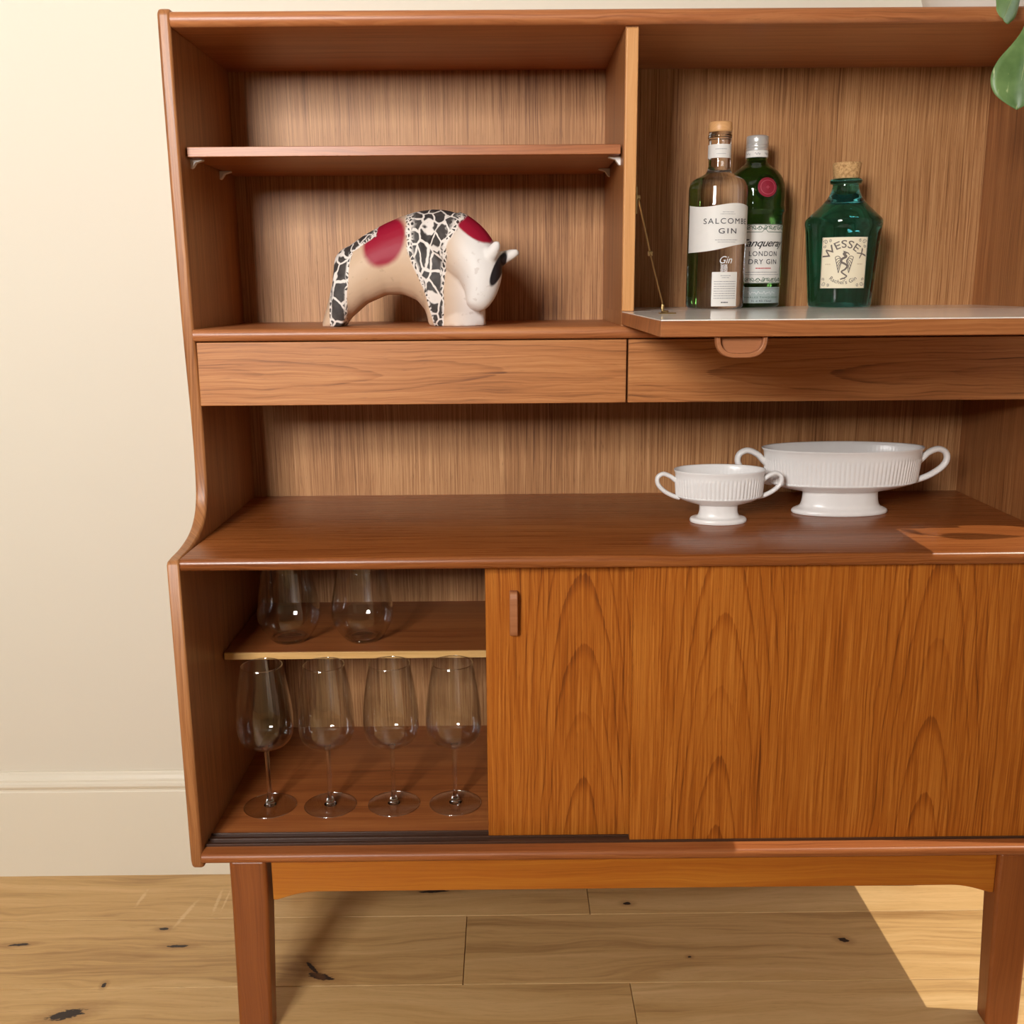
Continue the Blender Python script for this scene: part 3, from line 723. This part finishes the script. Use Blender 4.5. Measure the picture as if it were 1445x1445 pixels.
lb = patch('back_story_label', W0, -.0190, .0225, .0040, .0560, M['paper'], g, .0005, 16, 4)
print_rows(W0, [(-.0155, .0195, .0410-.0036*i, .0010) for i in range(8)]+[(-.006, .010, .0500, .0009), (-.004, .008, .0470, .0008)], GREYINK, lb, 9)
print_rows(W0, [(-.004, .007, .0090, .0018)], INK, lb, 4)
# green bottle with red seal
c = (.2320, .3760, ZB)
g = thing('gin_bottle', c, 'dark green gin bottle with red wax seal and silver screw cap', 'bottle')
p1 = [(0, .004), (.032, .002), (.0425, .0003), (.0455, .004), (.0458, .020), (.0472, .145), (.0475, .150), (.0492, .1515), (.0495, .157), (.0482, .161), (.0480, .166)]+spline([(.0480, .166), (.0485, .176), (.0475, .190), (.0430, .204), (.0340, .216), (.0240, .224), (.0178, .230), (.0162, .236), (.0160, .243)], 5)[1:]+[(.0160, .262), (0, .262)]
lathe('glass_body', p1, c, M['bottle_green'], g, 72)
cp = lathe('screw_cap', [(.0164, .2365), (.0176, .2365), (.0178, .2460), (.0174, .2466), (.0174, .2472), (.0178, .2478), (.0178, .2505), (.0173, .2510), (.0173, .2520), (.0178, .2525), (.0178, .2562), (.0174, .2566), (.0174, .2574), (.0178, .2580), (.0176, .2690), (.0165, .2705), (0, .2705)], c, M['cap_silver'], g, 56)
Wc = Wrap(c, lambda z: .0178, math.radians(-10))
lb = patch('neck_band', Wc, -.045, .045, .2370, .2470, M['paper'], cp, .0003)
strokes('band_ornament', [[(u, .2420+.0018*math.sin(k*1.3)) for k, u in enumerate([s_-.004+.0008*i for i in range(11)])] for s_ in (-.016, 0, .016)], .0007, Wc, GREYINK, lb)
R1 = interp_R([(.0455, .004), (.0458, .020), (.0472, .145), (.0475, .150), (.0485, .176), (.0478, .188), (.0440, .202), (.036, .214)])
W1 = Wrap(c, R1, math.radians(9))
sl = []
def seal(name, rad, th, mat, z0, parent):
    bm = bmesh.new(); n = 36; top = []; low = []
    for i in range(n):
        a = 2*PI*i/n; top.append(bm.verts.new(W1(rad*math.cos(a), z0+rad*math.sin(a), th))); low.append(bm.verts.new(W1(rad*1.06*math.cos(a), z0+rad*1.06*math.sin(a), -.004)))
    cc = bm.verts.new(W1(0, z0, th+.0003))
    for i in range(n):
        j = (i+1) % n; bm.faces.new((low[i], low[j], top[j], top[i])); bm.faces.new((top[i], top[j], cc))
    return bm_obj(name, bm, mat, parent, smooth=False)
rim = seal('seal_rim', .0190, .0016, M['bottle_green'], .1875, g)
sl = seal('wax_seal', .0150, .0028, plain('dark_red_wax', srgb(140, 24, 48), .45), .1875, g)
strokes('seal_mark', [[(-.0028, .1875), (.0028, .1875)], [(0, .1847), (0, .1903)], [(.0108*math.cos(i*PI/18), .1875+.0108*math.sin(i*PI/18)) for i in range(37)]], .0009, W1, plain('pale_red', srgb(186, 84, 100), .5), sl, .0035)
lb = patch('front_label', W1, -.042, .042, .0385, .1310, M['paper'], g, .0005, 30, 8)
# ornamental border and print
for z0, z1 in ((.1210, .1300), (.0395, .0485)):
    L = []
    for i in range(9): L.append(scroll(-.0345+.0086*i, (z0+z1)/2, .0036, 1.3, i*1.1, 1, 1 if i % 2 else -1))
    L.append([(-.040+.08*i/40, (z0+z1)/2+.0026*math.sin(i*.9)) for i in range(41)])
    strokes('border_ornament', L, .0009, W1, GREENINK, lb)
strokes('border_line', [[(-.041+.082*i/20, .1302) for i in range(21)], [(-.041+.082*i/20, .0392) for i in range(21)], [(-.041, .0392), (-.041, .1302)], [(.041, .0392), (.041, .1302)], [(-.0385, .050), (-.0385, .119)], [(.0385, .050), (.0385, .119)],
        [(-.0385+.0335*i/8, .1190) for i in range(9)]+[(0, .1245)]+[(.005+.0335*i/8, .1190) for i in range(9)]], .0009, W1, GREENINK, lb)
lettering('Tanqueray', W1, .001, .0965, .074, BLACKINK, lb, .0115, shear=.42, spacing=.92, bold=.006)
lettering('LONDON', W1, .000, .0815, .0480, INK, lb, .0076, spacing=1.18, bold=.004)
lettering('DRY GIN', W1, .000, .0690, .0480, INK, lb, .0076, spacing=1.15, bold=.004)
print_rows(W1, [(-.013, .013, .0615, .0016)], REDINK, lb, 6)
print_rows(W1, [(-.028, .028, .0555, .0011), (-.033, .033, .0520, .0008)], GREYINK, lb, 8)
lb = patch('strip_label', W1, -.042, .042, .0070, .0325, M['silver_paper'], g, .0005, 30, 4)
lettering('CHARLES TANQUERAY', W1, 0, .0150, .066, GREENINK, lb, .0026, spacing=1.2)
lettering('1L e 43.1%vol', W1, 0, .0090, .034, INK, lb, .0034)
print_rows(W1, [(-.036, .036, .0295, .0010)], GREYINK, lb, 12)
strokes('signature', [[(-.024+.048*i/60, .0235+.0026*math.sin(i*.8)*math.sin(i*.21+.6)) for i in range(61)]], .0006, W1, WHITEINK, lb)
# teal bottle with cork
c = (.3680, .3400, ZB)
g = thing('gin_bottle', c, 'teal glass gin bottle with cork stopper and cream dragon label', 'bottle')
p2 = [(0, .010), (.030, .008), (.0420, .0006), (.0475, .0003), (.0500, .003), (.0508, .008), (.0600, .122)]+spline([(.0600, .122), (.0606, .131), (.0590, .138), (.0500, .147), (.0380, .158), (.0285, .169), (.0230, .179), (.0208, .187), (.0205, .1915)], 5)[1:]+[(.0238, .1925), (.0250, .195), (.0250, .1975), (.0238, .1995), (.0205, .2000), (0, .2000)]
def facet(a, z):
    # shallow vertical flutes round the tapering body
    if z < .130: return 1-.014*abs(math.sin(a*6))*min(1, (.132-z)/.01)
    return 1
gb = lathe('glass_body', p2, c, M['bottle_teal'], g, 96, 1, 1, facet)
lathe('cork_stopper', [(0, .1995), (.0195, .1995), (.0200, .2002), (.0222, .2235), (.0214, .2245), (0, .2245)], c, M['cork'], g, 40)
R2 = interp_R([(.0508, .008), (.0600, .122)])
W2 = Wrap(c, lambda z: R2(z)-.0002, math.radians(-13))
lb = patch('front_label', W2, -.0360, .0350, .0300, .1080, M['cream_paper'], g, .0010, 24, 6)
o1 = .0016
LC = (-.0005, .0680)
lettering('WESSEX', W2, LC[0], LC[1], .062, BROWNINK, lb, .0115, spacing=1.08, bold=.006, arc=.0240, off=o1)
lettering("Rachel's Gin", W2, LC[0], LC[1], .046, BROWNINK, lb, .0062, arc=-.0318, off=o1, bold=.002)
L = []
for sx in (-1, 1):
    for sy in (-1, 1):
        x_, y_ = LC[0]+sx*.0295, LC[1]+.001+sy*.0320
        L += [scroll(x_, y_, .0036, 1.3, 0, sx, sy), scroll(x_-sx*.007, y_+sy*.0018, .0024, 1.2, 1.0, sx, sy), scroll(x_+sx*.0015, y_-sy*.007, .0024, 1.2, 2.0, sx, sy)]
L.append([(-.0348, .0312), (.0338, .0312), (.0338, .1068), (-.0348, .1068), (-.0348, .0312)])
strokes('scrollwork', L, .0007, W2, BROWNINK, lb, o1)
print_rows(W2, [(-.029, -.0205, .0665, .0010), (.0195, .028, .0665, .0010)], plain('pale_brown_ink', srgb(200, 180, 150), .6), lb, 3, o1)
# dragon crest: coiled body, two ribbed wings, head and tail
dx, dz = LC
body = spline([(.002, .019), (-.001, .0165), (.0025, .0125), (-.003, .009), (-.0045, .0045), (.001, .0015), (.005, -.002), (.002, -.007), (-.003, -.0105), (.001, -.0145), (.005, -.0175), (.001, -.0205), (-.004, -.0225)], 6)
strokes('dragon_body', [[(dx+x, dz-.002+y) for x, y in body]], lambda t_: .0034*(1-.75*t_)+.0006, W2, BROWNINK, lb, o1)
Lw = []
for s in (-1, 1):
    root = (s*.003, .004)
    for k in range(6):
        e = (s*(.0135-.0012*k), .0095-.0048*k)
        Lw.append([(dx+root[0]+(e[0]-root[0])*t_/8, dz+root[1]+(e[1]-root[1])*t_/8+.0042*math.sin(PI*t_/8)*(1-.12*k)) for t_ in range(9)])
    Lw.append([(dx+s*(.0135-.0012*k), dz+.0095-.0048*k) for k in range(6)])
strokes('dragon_wing', Lw, .0010, W2, BROWNINK, lb, o1)
strokes('dragon_head', [[(dx+.002, dz+.017), (dx+.0055, dz+.0155), (dx+.0075, dz+.0125)], [(dx+.001, dz+.0175), (dx-.0025, dz+.0190)], [(dx-.004, dz-.0245), (dx-.001, dz-.0225), (dx+.004, dz-.0245)]], lambda t_: .0022*(1-.7*t_), W2, BROWNINK, lb, o1)

# ------------------------------------------------------------------ trailing plant on top
def leaf_mat():
    t = NT('pothos_leaf'); v = t.coord(); X, Y, Z = t.sep(v); f = t.noise(v, 30, 3); s = t.noise(t.comb(t.math('MULTIPLY', X, 120), t.math('MULTIPLY', Z, 30), Y), 1, 3)
    col = t.ramp(f, [(.3, srgb(84, 114, 62)), (.7, srgb(122, 152, 92))])
    col = t.mix(t.math('MULTIPLY', t.smooth(s, .66, .74), .7), col, srgb(206, 216, 160))
    return t.p(color=col, rough=.38, spec=.45)
M['leaf'] = leaf_mat(); M['stem'] = plain('pale_green_stem', srgb(150, 168, 110), .5); M['pot'] = plain('pale_grey_glazed_pot', srgb(220, 216, 206), .4); M['soil'] = plain('potting_soil', srgb(60, 44, 32), .9)
PC = Vector((.5560, .300, 1.4946))
pt = thing('potted_plant', PC, 'trailing green pothos plant in pale pot on top of the sideboard', 'plant')
lathe('pot', [(0, .0), (.078, .0), (.083, .004), (.098, .060), (.108, .130), (.110, .140), (.106, .141), (.102, .134), (.094, .100), (0, .100)], PC, M['pot'], pt, 48)
lathe('soil', [(.0, .1005), (.0945, .1005), (.0965, .112), (.06, .117), (0, .118)], PC, M['soil'], pt, 32)
def leaf(base, tip, side, width, fold=.25, droop=.15, name='leaf', outl=None):
    """heart-shaped leaf from base to tip; side = direction of the blade's width"""
    b, e = Vector(base), Vector(tip); ax = e-b; L_ = ax.length; ax.normalize(); sd = Vector(side); sd = (sd-ax*sd.dot(ax)).normalized(); nr = ax.cross(sd)
    outl = outl or [(0, .12), (.06, .62), (.16, .90), (.28, 1.0), (.42, .96), (.56, .82), (.70, .60), (.82, .36), (.92, .15), (1.0, .01)]
    bm = bmesh.new(); rows = []; ns = 8
    for (t_, w_) in spline(outl, 3):
        r_ = []
        for j in range(-ns//2, ns//2+1):
            q = j/(ns/2); wv = w_*width*q
            r_.append(bm.verts.new(b+ax*(L_*t_)+sd*wv+nr*(fold*width*w_*abs(q)**1.3-droop*L_*t_*t_*.5+.02*width*math.sin(t_*9+q*3))))
        rows.append(r_)
    for A, B in zip(rows, rows[1:]):
        for j in range(ns): bm.faces.new((A[j], A[j+1], B[j+1], B[j]))
    o = bm_obj(name, bm, M['leaf'], pt, smooth=True)
    s = o.modifiers.new('solid', 'SOLIDIFY'); s.thickness = .0006
    mid = [b+ax*(L_*t_)+nr*(-droop*L_*t_*t_*.5-.0004) for t_ in [i/10 for i in range(11)]]
    tube('midrib', mid, [.0011*(1-.8*i/10) for i in range(11)], M['stem'], o, 6)
    return o
tube('vine', spline([(.560, .285, 1.610), (.555, .230, 1.650), (.540, .150, 1.620), (.528, .110, 1.550), (.521, .096, 1.490), (.519, .092, 1.44)], 5), .0022, M['stem'], pt, 8)
tube('vine', spline([(.590, .290, 1.610), (.680, .250, 1.665), (.790, .170, 1.610), (.850, .105, 1.520), (.878, .074, 1.478)], 5), .0022, M['stem'], pt, 8)
PADDLE = [(0, .10), (.10, .20), (.22, .32), (.36, .56), (.50, .84), (.64, 1.0), (.76, .98), (.86, .80), (.93, .48), (1.0, .02)]
leaf((.524, .092, 1.472), (.504, .074, 1.352), (1, -.45, .12), .037, .35, .10, outl=PADDLE)
leaf((.514, .098, 1.530), (.471, .078, 1.460), (-.75, -.30, .45), .021, .25, .2, outl=PADDLE[:-2]+[(.95, .62), (1.0, .25)])
leaf((.878, .073, 1.478), (.978, .068, 1.434), (0, 1, .15), .020, .12, .1)
leaf((.866, .088, 1.495), (.800, .120, 1.410), (.2, 1, .2), .017, .12, .1)
leaf((.525, .12, 1.58), (.585, .06, 1.55), (.3, .2, 1), .030, .2, .2)
leaf((.600, .285, 1.63), (.66, .33, 1.70), (1, 0, -1), .034, .2, .3)
leaf((.55, .29, 1.63), (.50, .35, 1.72), (1, .3, .5), .034, .2, .3)
leaf((.56, .30, 1.63), (.53, .22, 1.72), (1, .2, .2), .034, .2, .3)
